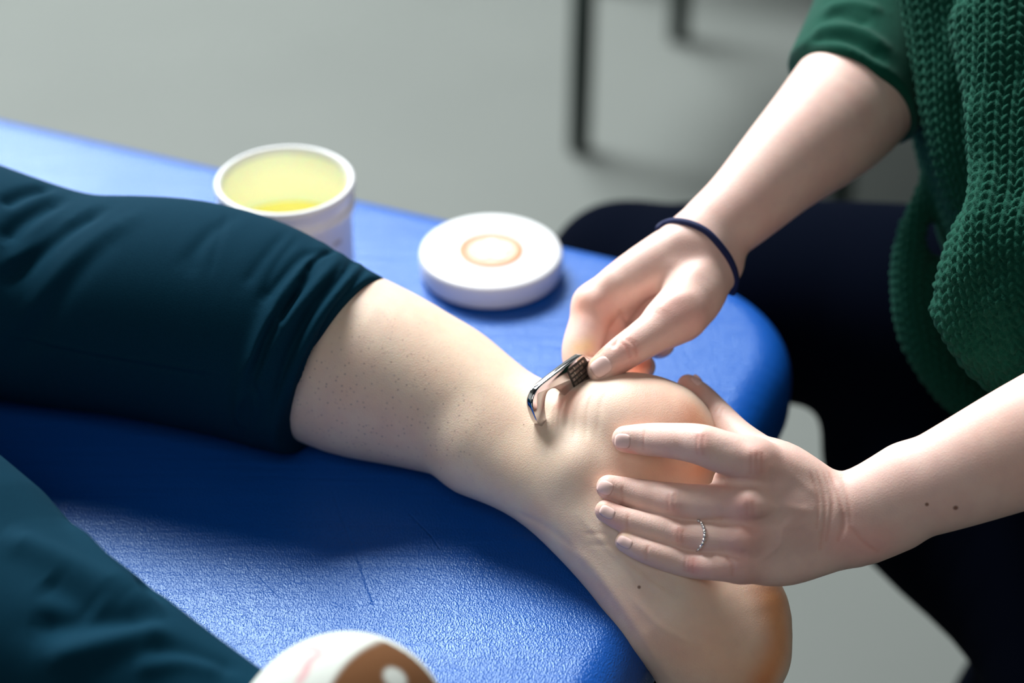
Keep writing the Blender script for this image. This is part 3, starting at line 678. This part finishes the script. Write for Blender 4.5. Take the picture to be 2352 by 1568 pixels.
paint(me_t, [(st[0], 1.1, (.84, .60, .54), .38) for st in STR_T if st[1] <= 1.6 and st[2] < 0]+[
    # knuckles, fingertips and patches of redder skin
    ([(1744, 1040), (1748, 1075)], 7, (.98, .76, .76), .45), ([(1716, 1158), (1725, 1180)], 9, (.98, .72, .72), .55), ([(1700, 1225), (1730, 1235)], 13, (1., .76, .76), .5), ([(1700, 1290), (1715, 1330)], 12, (1., .74, .76), .5),
    ([(1612, 1000), (1612, 1035)], 5, (1., .78, .78), .6), ([(1558, 1220), (1560, 1240)], 4.5, (1., .80, .76), .6), ([(1590, 1290), (1590, 1305)], 5, (.98, .72, .74), .6), ([(1550, 1170)], 5, (1., .80, .76), .5),
    ([(1425, 1025), (1460, 1045)], 4, (1., .68, .68), .7), ([(1400, 1150), (1420, 1160)], 4, (1., .72, .72), .5), ([(1395, 1190), (1420, 1205)], 4, (1., .74, .74), .5), ([(1660, 1320), (1600, 1310)], 6, (1., .76, .78), .5),
    ([(1415, 985), (1440, 975)], 3, (1.06, .98, .74), .5), ([(1378, 1095), (1400, 1088)], 3, (1.06, .98, .70), .6), ([(1375, 1160), (1395, 1158)], 2.5, (1.06, .98, .74), .5), ([(1420, 1230), (1440, 1226)], 2.5, (1.06, .98, .70), .6),
    ([(1780, 1100), (1830, 1200), (1790, 1260)], 10, (.90, .88, .90), .6), ([(1940, 1245), (2010, 1265)], 13, (1., .76, .78), .5), ([(1575, 880), (1600, 900)], 6, (1., .74, .66), .6),
    ([(1640, 1150), (1690, 1160)], 9, (1., .86, .86), .5), ([(1925, 1240), (2000, 1240)], 14, (1., .84, .84), .5),
    ([(1330, 690), (1330, 720)], 7, (1.02, .76, .68), .7), ([(1375, 690), (1390, 700)], 8, (1.0, .84, .82), .6), ([(1330, 800), (1350, 795)], 6, (1.12, 1.08, .70), .85), ([(1380, 805), (1365, 820)], 4.5, (1., .74, .58), .7),
    ([(1440, 800), (1455, 810)], 6, (1., .76, .74), .7), ([(1355, 838), (1366, 828)], 3.5, (1.08, 1.04, .74), .7), ([(1420, 850), (1470, 840)], 6, (1., .66, .60), .6), ([(1540, 700), (1600, 720)], 14, (.99, .82, .82), .6),
    ([(1400, 740), (1430, 770)], 7, (1., .74, .64), .6), ([(1470, 850), (1490, 835)], 8, (.95, .55, .42), .7), ([(2300, 1000), (2340, 1080)], 22, (1.02, .93, .86), .5),
])
bt_t = bvh(me_t)
m_skin = skin_mat('hand_skin', (.85, .61, .52), dots=[(hit(bt_t, 2129, 1158), .0012), (hit(bt_t, 2195, 1166), .0016)])
me_t.materials.append(m_skin)
body_t = adopt(link(bpy.data.objects.new('body', me_t)), therapist)
m_nail = mat('fingernail', (.90, .63, .57), .42, .3, coat=.0)
for a in [(1430, 1013, 184, 17, 18), (1390, 1120, 205, 16, 18), (1395, 1176, 207, 13, 18), (1435, 1245, 206, 12, 18)]:
    nail('fingernail', bt_t, *a, m_nail, therapist)
nail('fingernail', bt_t, 1381, 843, 145, 21, 24, m_nail, therapist)
nail('fingernail', bt_t, 1600, 872, 225, 9, 13, m_nail, therapist)
bt_knee = None
# ---- sweater
def knit_mat():
    m = bpy.data.materials.new('green_knit'); m.use_nodes = True; nt = m.node_tree; b = nt.nodes['Principled BSDF']; L = nt.links.new
    b.inputs['Roughness'].default_value = .95; b.inputs['Specular IOR Level'].default_value = .15
    b.inputs['Sheen Weight'].default_value = .10; b.inputs['Sheen Roughness'].default_value = .6; b.inputs['Sheen Tint'].default_value = (.35, .9, .7, 1)
    tc = nt.nodes.new('ShaderNodeTexCoord'); n = nt.nodes.new('ShaderNodeTexNoise'); n.inputs['Scale'].default_value = 500; n.inputs['Detail'].default_value = 3; L(tc.outputs['Object'], n.inputs['Vector'])
    mx = nt.nodes.new('ShaderNodeMix'); mx.data_type = 'RGBA'; mx.inputs[6].default_value = (.001, .030, .018, 1); mx.inputs[7].default_value = (.004, .080, .050, 1)
    L(n.outputs['Fac'], mx.inputs[0]); L(mx.outputs[2], b.inputs['Base Color'])
    n2 = nt.nodes.new('ShaderNodeTexNoise'); n2.inputs['Scale'].default_value = 1300; n2.inputs['Detail'].default_value = 2; L(tc.outputs['Object'], n2.inputs['Vector'])
    bp = nt.nodes.new('ShaderNodeBump'); bp.inputs['Strength'].default_value = .6; bp.inputs['Distance'].default_value = .001; L(n2.outputs['Fac'], bp.inputs['Height']); L(bp.outputs[0], b.inputs['Normal'])
    return m
m_knit = knit_mat()
torso = Limb([nd(2640, -250, 1.45, 620), nd(2690, 0, 1.44, 640), nd(2740, 350, 1.42, 615), nd(2840, 700, 1.42, 560)], 3, flat=(RT, .98))
fold = Limb([nd(2290, 60, 1.30, 105), nd(2330, 260, 1.275, 105), nd(2345, 420, 1.260, 105), nd(2335, 560, 1.255, 115)], 4)
lobe = Limb([nd(2335, 560, 1.255, 115), nd(2290, 660, 1.255, 135), nd(2310, 740, 1.265, 140), nd(2400, 800, 1.28, 150), nd(2560, 800, 1.29, 170)], 4)
edge = Limb([nd(2190, -60, 1.36, 130), nd(2215, 100, 1.355, 125), nd(2250, 260, 1.345, 130), nd(2280, 400, 1.345, 125), nd(2320, 540, 1.36, 100)], 4)
flap = Limb([nd(2135, 430, 1.44, 24), nd(2092, 540, 1.435, 32), nd(2088, 650, 1.43, 40), nd(2108, 760, 1.43, 46), nd(2165, 860, 1.43, 46), nd(2240, 930, 1.43, 46), nd(2350, 960, 1.43, 50)], 4)
flap2 = Limb([nd(2130, 640, 1.445, 50), nd(2180, 740, 1.45, 70), nd(2260, 830, 1.45, 80), nd(2360, 850, 1.45, 90)], 3)
swe = U(.012, U(.02, torso, edge), U(.03, fold, lobe), U(.02, flap, flap2))
me_s = mesh_sdf('sweater', swe, .0014)
sculpt(me_s, [([(2235, 200), (2243, 330), (2248, 450), (2240, 560)], 10, 5), ([(2200, 180), (2205, 350), (2215, 480)], 12, -5), ([(2310, 100), (2330, 300), (2340, 500)], 16, -6),
              ([(2155, 640), (2150, 700), (2190, 780), (2260, 840)], 9, 4), ([(2290, 620), (2230, 690), (2260, 760)], 12, -4)])
V_ = get_v(me_s); N_ = get_n(me_s)
a_ = V_ @ RT-(V_ @ FW)*.8; b_ = V_ @ UP+.15*(V_ @ RT)
pu, pv = .0058, .0066
a_ = a_+.10*b_+.0012*np.sin(b_*60)
col_ = np.floor(a_/pu); fa = a_/pu-col_
ph = b_/pv+.35*(col_ % 2)+np.where(col_ % 2 == 0, 1, -1)*(fa-.5)*.75+.15*np.sin(col_*2.3)
hh = np.abs(np.sin(math.pi*ph))**.7*np.sin(math.pi*fa)**.5
rn = np.sin(col_*12.9898+np.floor(ph)*78.233)*43758.5; rn -= np.floor(rn)
set_v(me_s, V_+N_*((hh-.5)*(.0026+.0014*rn))[:, None])
me_s.materials.append(m_knit)
sweater = adopt(link(bpy.data.objects.new('sweater', me_s)), therapist)
m_rib = mat('green_rib', (.001, .048, .029), .9, .1, noise=(300, (.003, .07, .045)), sheen=.08)
slv = Limb([nd(1940, 255, 1.388, 168), nd(1975, 180, 1.408, 170), nd(2020, 70, 1.435, 165), nd(2075, -60, 1.46, 175), nd(2180, -300, 1.52, 200)], 4)
cut = Cut(slv, P(1962, 250, 1.41), P(1860, 300, 1.40)-P(2000, 110, 1.425), .003)
def ringpts(c, t, r, n=48, sx=1.):
    t = t/np.linalg.norm(t); x = np.cross(t, FW); x /= np.linalg.norm(x); y = np.cross(t, x)
    return [c+r*(x*math.cos(2*math.pi*k/n)*sx+y*math.sin(2*math.pi*k/n)) for k in range(n+1)]
tdir = P(1890, 300, 1.37)-P(2010, 110, 1.425)
slv2 = Limb([nd(2530, 955, 1.19, 185), nd(2680, 860, 1.21, 205), nd(2740, 500, 1.28, 220), nd(2700, -100, 1.38, 250), nd(2640, -330, 1.46, 300)], 3)
me_sl = mesh_sdf('sleeve', U(.002, cut, slv2), .0018)
sculpt(me_sl, [([(1822, 165), (1850, 128), (1910, 112), (1990, 140), (2060, 210)], 6, 4), ([(1845, 110), (1880, 92), (1950, 95), (2040, 150)], 5, -4), ([(1858, 85), (1900, 66), (1970, 70), (2050, 120)], 5, 3),
               ([(1880, 45), (1930, 35), (2000, 60)], 5, -3), ([(1890, 20), (1960, 10), (2030, 30)], 5, 2.5)])
me_sl.materials.append(m_rib)
slo = adopt(link(bpy.data.objects.new('sleeve', me_sl)), therapist)
slo['label'] = 'smooth green ribbed sleeve'

# ---- trousers
m_trou = mat('navy_trousers', (.0010, .0022, .0065), 1, .02, bump=(900, .3, .0006), sheen=0)
thR = Limb([nd(2700, 950, 1.55, 330), nd(2350, 790, 1.54, 300), nd(2000, 700, 1.60, 235), nd(1700, 690, 1.66, 235), nd(1430, 640, 1.74, 160)], 3)
shR = Limb([nd(1430, 640, 1.74, 160), nd(1480, 1100, 1.93, 140), nd(1500, 1560, 2.03, 115)], 3)
thL = Limb([nd(2750, 900, 1.60, 330), nd(2420, 940, 1.62, 345), nd(2205, 1010, 1.62, 345), nd(2370, 1170, 1.58, 340), nd(2580, 1420, 1.5, 340), nd(2680, 1900, 1.45, 330)], 3)
shL = Limb([nd(2540, 1450, 1.62, 220), nd(2340, 1620, 1.75, 150), nd(2240, 1800, 1.9, 140)], 3)
me_tr = mesh_sdf('trousers', U(.03, thR, shR, thL, shL), .0035)
me_tr.materials.append(m_trou)
adopt(link(bpy.data.objects.new('trousers', me_tr)), therapist)

m_shoe = mat('black_shoe', (.006, .006, .007), .5, .4)
for px_, py_, d_ in ((1500, 1560, 2.03), (2240, 1800, 1.9)):
    q = P(px_, py_, d_); fwd = -AX
    sh_ = [(np.array([q[0]+fwd[0]*t, q[1]+fwd[1]*t, z]), r_) for t, z, r_ in ((-.05, .047, .042), (0, .052, .046), (.07, .046, .042), (.13, .042, .041), (.17, .038, .036))]
    ms = mesh_sdf('shoe', U(.02, Limb(sh_, 3), Limb([(np.array([q[0], q[1], .06]), .045), (np.array([q[0], q[1], .12]), .042)], 2)), .004); ms.materials.append(m_shoe)
    adopt(link(bpy.data.objects.new('shoe', ms)), therapist)

# ---- hair tie on the right wrist, ring on the left ring finger
m_tie = mat('navy_elastic', (.006, .014, .075), .7, .3, bump=(1500, .5, .0005))
wp = [(1507, 545), (1514, 522), (1535, 510), (1560, 508), (1592, 516), (1625, 534), (1655, 566), (1678, 600), (1690, 640), (1684, 672)]
pts = []
for x, y in spline2(wp, 6):
    q = hit(bt_t, x, y)
    pts.append(q-FW*.0015 if q is not None else P(x, y, 1.318))
front = np.array(pts); cw = (P(1605, 572, 1.318))
# fair depth, then close the loop behind the wrist
dd_ = np.array([dep(p) for p in front]); dd_[0] = dd_[-1] = 1.322
for it in range(6): dd_[1:-1] = dd_[1:-1]*.4+(dd_[:-2]+dd_[2:])*.3
front = np.array([P(*proj(p)[:2], d) for p, d in zip(front, dd_)])
e0, e1 = front[0], front[-1]; back = []
for k in range(1, 16):
    t = k/16; back.append(e1+(e0-e1)*t+FW*.030*math.sin(math.pi*t)+UP*(-.004)*math.sin(math.pi*t))
tie = adopt(tube('hair_tie', list(front)+back, .0023, m_tie, seg=10, closed=True), therapist)
m_silver = mat('silver', (.80, .78, .76), .18, .8, metal=1)
rp = [(1603, 1194), (1611, 1201), (1617, 1214), (1618, 1230), (1615, 1244), (1608, 1257), (1600, 1264)]
rpt = []
for x, y in spline2(rp, 2.2):
    q = hit(bt_t, x, y)
    if q is not None: rpt.append(q-FW*.0004)
rpt = np.array(rpt); c_r = rpt.mean(0)+FW*.008
bk = [rpt[-1]+(rpt[0]-rpt[-1])*t+FW*.016*math.sin(math.pi*t) for t in np.linspace(.04, .96, 18)]
ring = adopt(tube('ring', list(rpt)+bk, .0007, m_silver, seg=8, closed=True), therapist)
ring['label'] = 'thin silver ring of twisted beads'
L_ = np.r_[0, np.cumsum(np.linalg.norm(np.diff(rpt, axis=0), axis=1))]
k = 0; s_ = .0004
while s_ < L_[-1]:
    i = min(np.searchsorted(L_, s_), len(rpt)-1)
    b = bmesh.new(); bmesh.ops.create_icosphere(b, subdivisions=2, radius=1)
    t = rpt[min(i+1, len(rpt)-1)]-rpt[max(i-1, 0)]; t /= np.linalg.norm(t)
    big = .0019 if k % 3 == 1 else .0012
    for v in b.verts:
        c = np.array(v.co); al = c @ t; c = c*.0012+t*al*(big-.0012); v.co = Vector(c+rpt[i]-FW*.0008)
    bo = bm_obj('bead', b, m_silver); bo.parent = ring
    s_ += .0027 if k % 3 != 2 else .0023; k += 1

# ================================================================== STOOL
m_black = mat('black_seat_vinyl', (.008, .008, .009), .45, .5)
m_chrome = mat('chrome', (.5, .5, .5), .15, .6, metal=1)
sp = P(2790, 1130, 1.66)
stool = empty('stool', (sp[0], sp[1], 0)); tag(stool, 'round black padded stool under the seated person in green', 'stool')
zs = sp[2]-.10
adopt(lathe('seat', [(0, .03), (.12, .03), (.155, .026), (.172, .012), (.175, -.01), (.165, -.035), (0, -.035)], m_black, loc=(sp[0], sp[1], zs)), stool)
adopt(tube('column', [(sp[0], sp[1], .06), (sp[0], sp[1], zs-.03)], .022, m_chrome), stool)
for k in range(5):
    a = rad(72*k+20); c = (sp[0]+.25*math.cos(a), sp[1]+.25*math.sin(a))
    lg = adopt(tube('leg', [(sp[0], sp[1], .085), (c[0], c[1], .062)], [.016, .011], m_black), stool)
    wh = lathe('caster', [(0, -.01), (.024, -.01), (.028, -.005), (.028, .005), (.024, .01), (0, .01)], m_black)
    wh.data.transform(Matrix.Translation((c[0], c[1], .029)) @ Matrix.Rotation(a, 4, 'Z') @ Matrix.Rotation(rad(90), 4, 'X'))
    adopt(wh, stool)

# ================================================================== STEEL TOOL
m_tool = mat('polished_steel', (.62, .60, .60), .07, .8, metal=1)
m_dot = mat('etched_steel', (.30, .27, .25), .35, .6, metal=1)
m_rec = mat('etched_recess', (.05, .048, .045), .5, .5, metal=.6)
tip_d = sd(1250, 965, 1.24)-.0015
TA, TB = 1.05, .25          # tilt of the plate: distance grows to the right and down
def TP(px, py, off=0.):
    """point on the plate's front face under a pixel; off = metres behind the face"""
    o, v = ray(px, py); n_ = np.array(RT*TA-UP*TB-FW*1.0); n_ /= np.linalg.norm(n_)
    p0 = P(1250, 965, tip_d); v = np.array(v); o = np.array(o)
    p = o+v*((p0-o) @ n_)/(v @ n_); return p-n_*off
ol = [(1250, 981), (1237, 974), (1228, 955), (1222, 932), (1224, 912), (1236, 890), (1262, 868), (1300, 839), (1330, 818), (1341, 815), (1352, 822), (1400, 852), (1420, 880), (1400, 915), (1350, 925), (1300, 910), (1278, 893), (1262, 897), (1255, 912), (1253, 935), (1256, 960), (1257, 975)]
oc = np.array(ol, float); e = len(oc); dense = []
for i in range(e):
    p0, p1, p2, p3 = oc[i-1], oc[i], oc[(i+1) % e], oc[(i+2) % e]
    for k in range(5):
        t = k/5; dense.append(.5*((2*p1)+(-p0+p2)*t+(2*p0-5*p1+4*p2-p3)*t*t+(-p0+3*p1-3*p2+p3)*t**3))
dense = np.array(dense)
def inset2(poly, d):
    nx = np.roll(poly, -1, 0)-np.roll(poly, 1, 0); nx /= np.linalg.norm(nx, axis=1)[:, None]+1e-9
    return poly+np.stack([-nx[:, 1], nx[:, 0]], 1)*d
sgn = 1 if np.sum(dense[:, 0]*np.roll(dense[:, 1], -1)-dense[:, 1]*np.roll(dense[:, 0], -1)) > 0 else -1
TH_ = .0052
lay = [(2.6, 0.), (1.0, .0002), (.2, .0008), (0, .0016), (0, TH_-.0016), (.2, TH_-.0008), (1.0, TH_-.0002), (2.6, TH_)]
vs = []; fs = []; n = len(dense)
for d, off in lay:
    for x, y in inset2(dense, d*sgn):
        base = TP(x, y, 0); n_ = np.array(RT*TA-UP*TB-FW*1.0); n_ /= np.linalg.norm(n_); vs.append(base-n_*off)
for j in range(len(lay)-1):
    for i in range(n): fs.append((j*n+i, j*n+(i+1) % n, (j+1)*n+(i+1) % n, (j+1)*n+i))
fs.append(tuple(range(n))); fs.append(tuple((len(lay)-1)*n+i for i in range(n))[::-1])
tool = empty('massage_tool', tuple(TP(1300, 880, .002)))
tag(tool, 'polished steel hooked scraping tool pressed against the back of the ankle', 'tool')
blade = adopt(mesh_obj('blade', vs, fs, m_tool), tool)
_b = bmesh.new(); _b.from_mesh(blade.data); bmesh.ops.recalc_face_normals(_b, faces=_b.faces); _b.to_mesh(blade.data); _b.free()
pa = np.array([(1302, 850), (1341, 817.5), (1368, 860), (1322, 900)], float)    # corners of the etched field
def quadpt(u, v): return (pa[0]*(1-u)+pa[1]*u)*(1-v)+(pa[3]*(1-u)+pa[2]*u)*v
vs = [TP(*quadpt(u, v), -.00012) for u, v in ((.03, 0), (.97, 0), (1, .05), (1, 1), (0, 1), (0, .05))]
pan = adopt(mesh_obj('etched_field', vs, [tuple(range(6))], m_rec, smooth=False), tool)
pan.modifiers.new('s', 'SOLIDIFY').thickness = .0002
eb = bmesh.new(); rows = 5
for r_ in range(rows):
    u = .06; v0 = .05+r_*.19
    while u < .93:
        wd = R.choice([.14, .18, .24, .30]); hh_ = .15
        if u+wd > .96: break
        q = [TP(*quadpt(u+.006, v0+.01), -.00025), TP(*quadpt(u+wd-.012, v0+.01), -.00025), TP(*quadpt(u+wd-.012, v0+hh_), -.00025), TP(*quadpt(u+.006, v0+hh_), -.00025)]
        kk = R.random()
        c_ = sum(q)/4; nrm = (TP(1330, 860, -.001)-TP(1330, 860, 0)); nrm /= np.linalg.norm(nrm)
        lo_ = [eb.verts.new(Vector(x)) for x in q]; hi_ = [eb.verts.new(Vector(c_+(x-c_)*.75+nrm*.0004)) for x in q]
        eb.faces.new(hi_)
        for i in range(4): eb.faces.new((lo_[i], lo_[(i+1) % 4], hi_[(i+1) % 4], hi_[i]))
        u += wd
ebo = adopt(bm_obj('raised_marks', eb, m_dot, smooth=False), tool); ebo['kind'] = 'stuff'

# ================================================================== TUB, LID
m_plast = mat('white_plastic', (.80, .82, .84), .35, .5, sss=.1)
m_cream = mat('yellow_ointment', (.92, .86, .22), .35, .5)
m_inner = mat('cream_stained_plastic', (.97, .97, .86), .4, .5)
m_inner.node_tree.nodes['Principled BSDF'].inputs['Subsurface Weight'].default_value = .6; m_inner.node_tree.nodes['Principled BSDF'].inputs['Subsurface Scale'].default_value = .02
tp = H(672, 652, 0)      # base centre on the couch
Rj = .0505; Hj = .092
rim = P(655, 415, 1.45)
jar = empty('jar', (tp[0], tp[1], ZT)); tag(jar, 'open white plastic tub of yellow ointment standing behind the leg', 'jar')
jl = lambda nm, pr, m: adopt(lathe(nm, pr, m, loc=(tp[0], tp[1], ZT)), jar)
jl('tub', [(0, .0), (.044, 0), (.0465, .002), (.0475, .006), (.0475, .066), (.0490, .068), (.0505, .070), (.0505, .0745), (.0490, .0765), (.0495, .080), (.0500, .085), (.0515, .0865), (.0515, Hj-.0015), (.0500, Hj), (.0480, Hj), (.0468, Hj-.002), (.0462, Hj-.006), (.0458, .03)], m_plast)
jl('tub_lining', [(.0461, Hj-.006), (.0456, .040), (.0455, .020)], m_inner)
jl('ointment', [(.0456, .046), (.044, .040), (.036, .033), (.022, .030), (.008, .031), (0, .031)], m_cream)
m_label = mat('grey_print', (.50, .50, .56), .6, .3)
lb = bmesh.new()
for z0, z1, a0, a1 in ((.052, .056, 200, 330), (.040, .049, 215, 318), (.034, .037, 205, 325), (.014, .030, 210, 320), (.006, .010, 205, 300)):
    k0 = None
    for k in range(25):
        a = rad(a0+(a1-a0)*k/24); p_ = lb.verts.new((tp[0]+.0478*math.cos(a), tp[1]+.0478*math.sin(a), ZT+z0)); q_2 = lb.verts.new((tp[0]+.0478*math.cos(a), tp[1]+.0478*math.sin(a), ZT+z1))
        if k0 and R.random() < .85: lb.faces.new((k0[0], p_, q_2, k0[1]))
        k0 = (p_, q_2)
adopt(bm_obj('printed_label', lb, m_label), jar)
lp = H(1128, 622, 0); Rl = .0545
lid = empty('jar_cover', (lp[0], lp[1], ZT)); tag(lid, 'round white screw lid with a faded orange emblem lying on the table', 'lid')
ll = lambda nm, pr, m: adopt(lathe(nm, pr, m, loc=(lp[0], lp[1], ZT)), lid)
ll('cap', [(0, .001), (.052, .0), (Rl-.001, .001), (Rl, .003), (Rl, .0150), (Rl-.0005, .0175), (Rl-.0025, .0190), (Rl-.006, .0193), (.034, .0188), (0, .0186)], m_plast)
m_or = mat('orange_print', (.80, .22, .09), .5, .4); m_or2 = mat('pale_orange_print', (.85, .50, .38), .5, .4)
ll('emblem_disc', [(0, .01895), (.0225, .01905)], m_or2)
ll('emblem_ring', [(.0190, .0192), (.0200, .0196), (.0238, .0196), (.0248, .0192)], m_or)
eb = bmesh.new()
for k in range(5):
    a = rad(72*k+90)
    g = bmesh.ops.create_circle(eb, cap_ends=True, segments=16, radius=.0048)
    for v in g['verts']: v.co = Vector((lp[0]+math.cos(a)*.0085+v.co.x*(1+.25*math.cos(a)), lp[1]+math.sin(a)*.0085+v.co.y, ZT+.0198))
m_pw = mat('white_print', (.86, .84, .84), .5, .4)
adopt(bm_obj('emblem_mark', eb, m_pw, smooth=False), lid)

# ================================================================== CHAIRS BEHIND
m_ch = mat('green_black_metal', (.012, .022, .018), .45, .4); m_seat = mat('chair_seat', (.02, .022, .022), .6, .3)
def chair(name, label, base, ex, legs, seat_z=.45):
    """base corners of the four feet in world xy; legs lean a little"""
    rt = empty(name, (base[0][0], base[0][1], 0)); tag(rt, label, 'chair', 'dark chairs on the floor behind the table')
    c = np.mean(base, 0)
    for b_ in base:
        t = c+(np.array(b_)-c)*ex
        adopt(tube('leg', [(b_[0], b_[1], .0), (b_[0], b_[1], .02), (t[0], t[1], seat_z-.02)], [.017, .018, .019], m_ch), rt)
    q = [c+(np.array(b_)-c)*ex*1.08 for b_ in base]
    sb = bmesh.new(); lo_ = [sb.verts.new((x[0], x[1], seat_z-.02)) for x in q]; hi_ = [sb.verts.new((x[0], x[1], seat_z+.02)) for x in q]
    sb.faces.new(lo_[::-1]); sb.faces.new(hi_)
    for i in range(4): sb.faces.new((lo_[i], lo_[(i+1) % 4], hi_[(i+1) % 4], hi_[i]))
    bmesh.ops.recalc_face_normals(sb, faces=sb.faces)
    bmesh.ops.bevel(sb, geom=sb.edges[:], offset=.012, segments=3, profile=.5, affect='EDGES')
    adopt(bm_obj('seat', sb, m_seat), rt)
    b0, b1 = q[2], q[3]; d_ = (b0+b1)/2-c; d_ = d_/np.linalg.norm(d_)*.06
    for s in (b0, b1): adopt(tube('back_post', [(s[0], s[1], seat_z), (s[0]+d_[0], s[1]+d_[1], seat_z+.40)], .012, m_ch), rt)
    bk_ = bmesh.new(); e_ = (b1-b0)
    pr_ = []
    for z, f in ((.18, .027), (.40, .06)):
        for s in (b0, b1):
            for t in (-.012, .012):
                pr_.append(bk_.verts.new((s[0]+d_[0]*f/.06+d_[0]/.06*t, s[1]+d_[1]*f/.06+d_[1]/.06*t, seat_z+z)))
    bmesh.ops.convex_hull(bk_, input=pr_)
    adopt(bm_obj('backrest', bk_, m_seat, smooth=False), rt)
    return rt
A = np.array([.104, 1.518]); B = np.array([.285, 1.90])
ey2 = (B-A); ex2 = np.array([ey2[1], -ey2[0]])/np.linalg.norm(ey2)*.42
chair('chair', 'dark metal chair with straight legs standing on the grey floor behind the table', [A, B, B+ex2, A+ex2], .99, 4)
chair('chair', 'dark chair further back, one splayed leg showing beside the green sleeve', [np.array(v) for v in ((.55, 1.94), (.72, 2.34), (.32, 2.51), (.15, 2.12))], .74, 4)
for t_ in (bt_leg, bt_t, btS): t_.free()
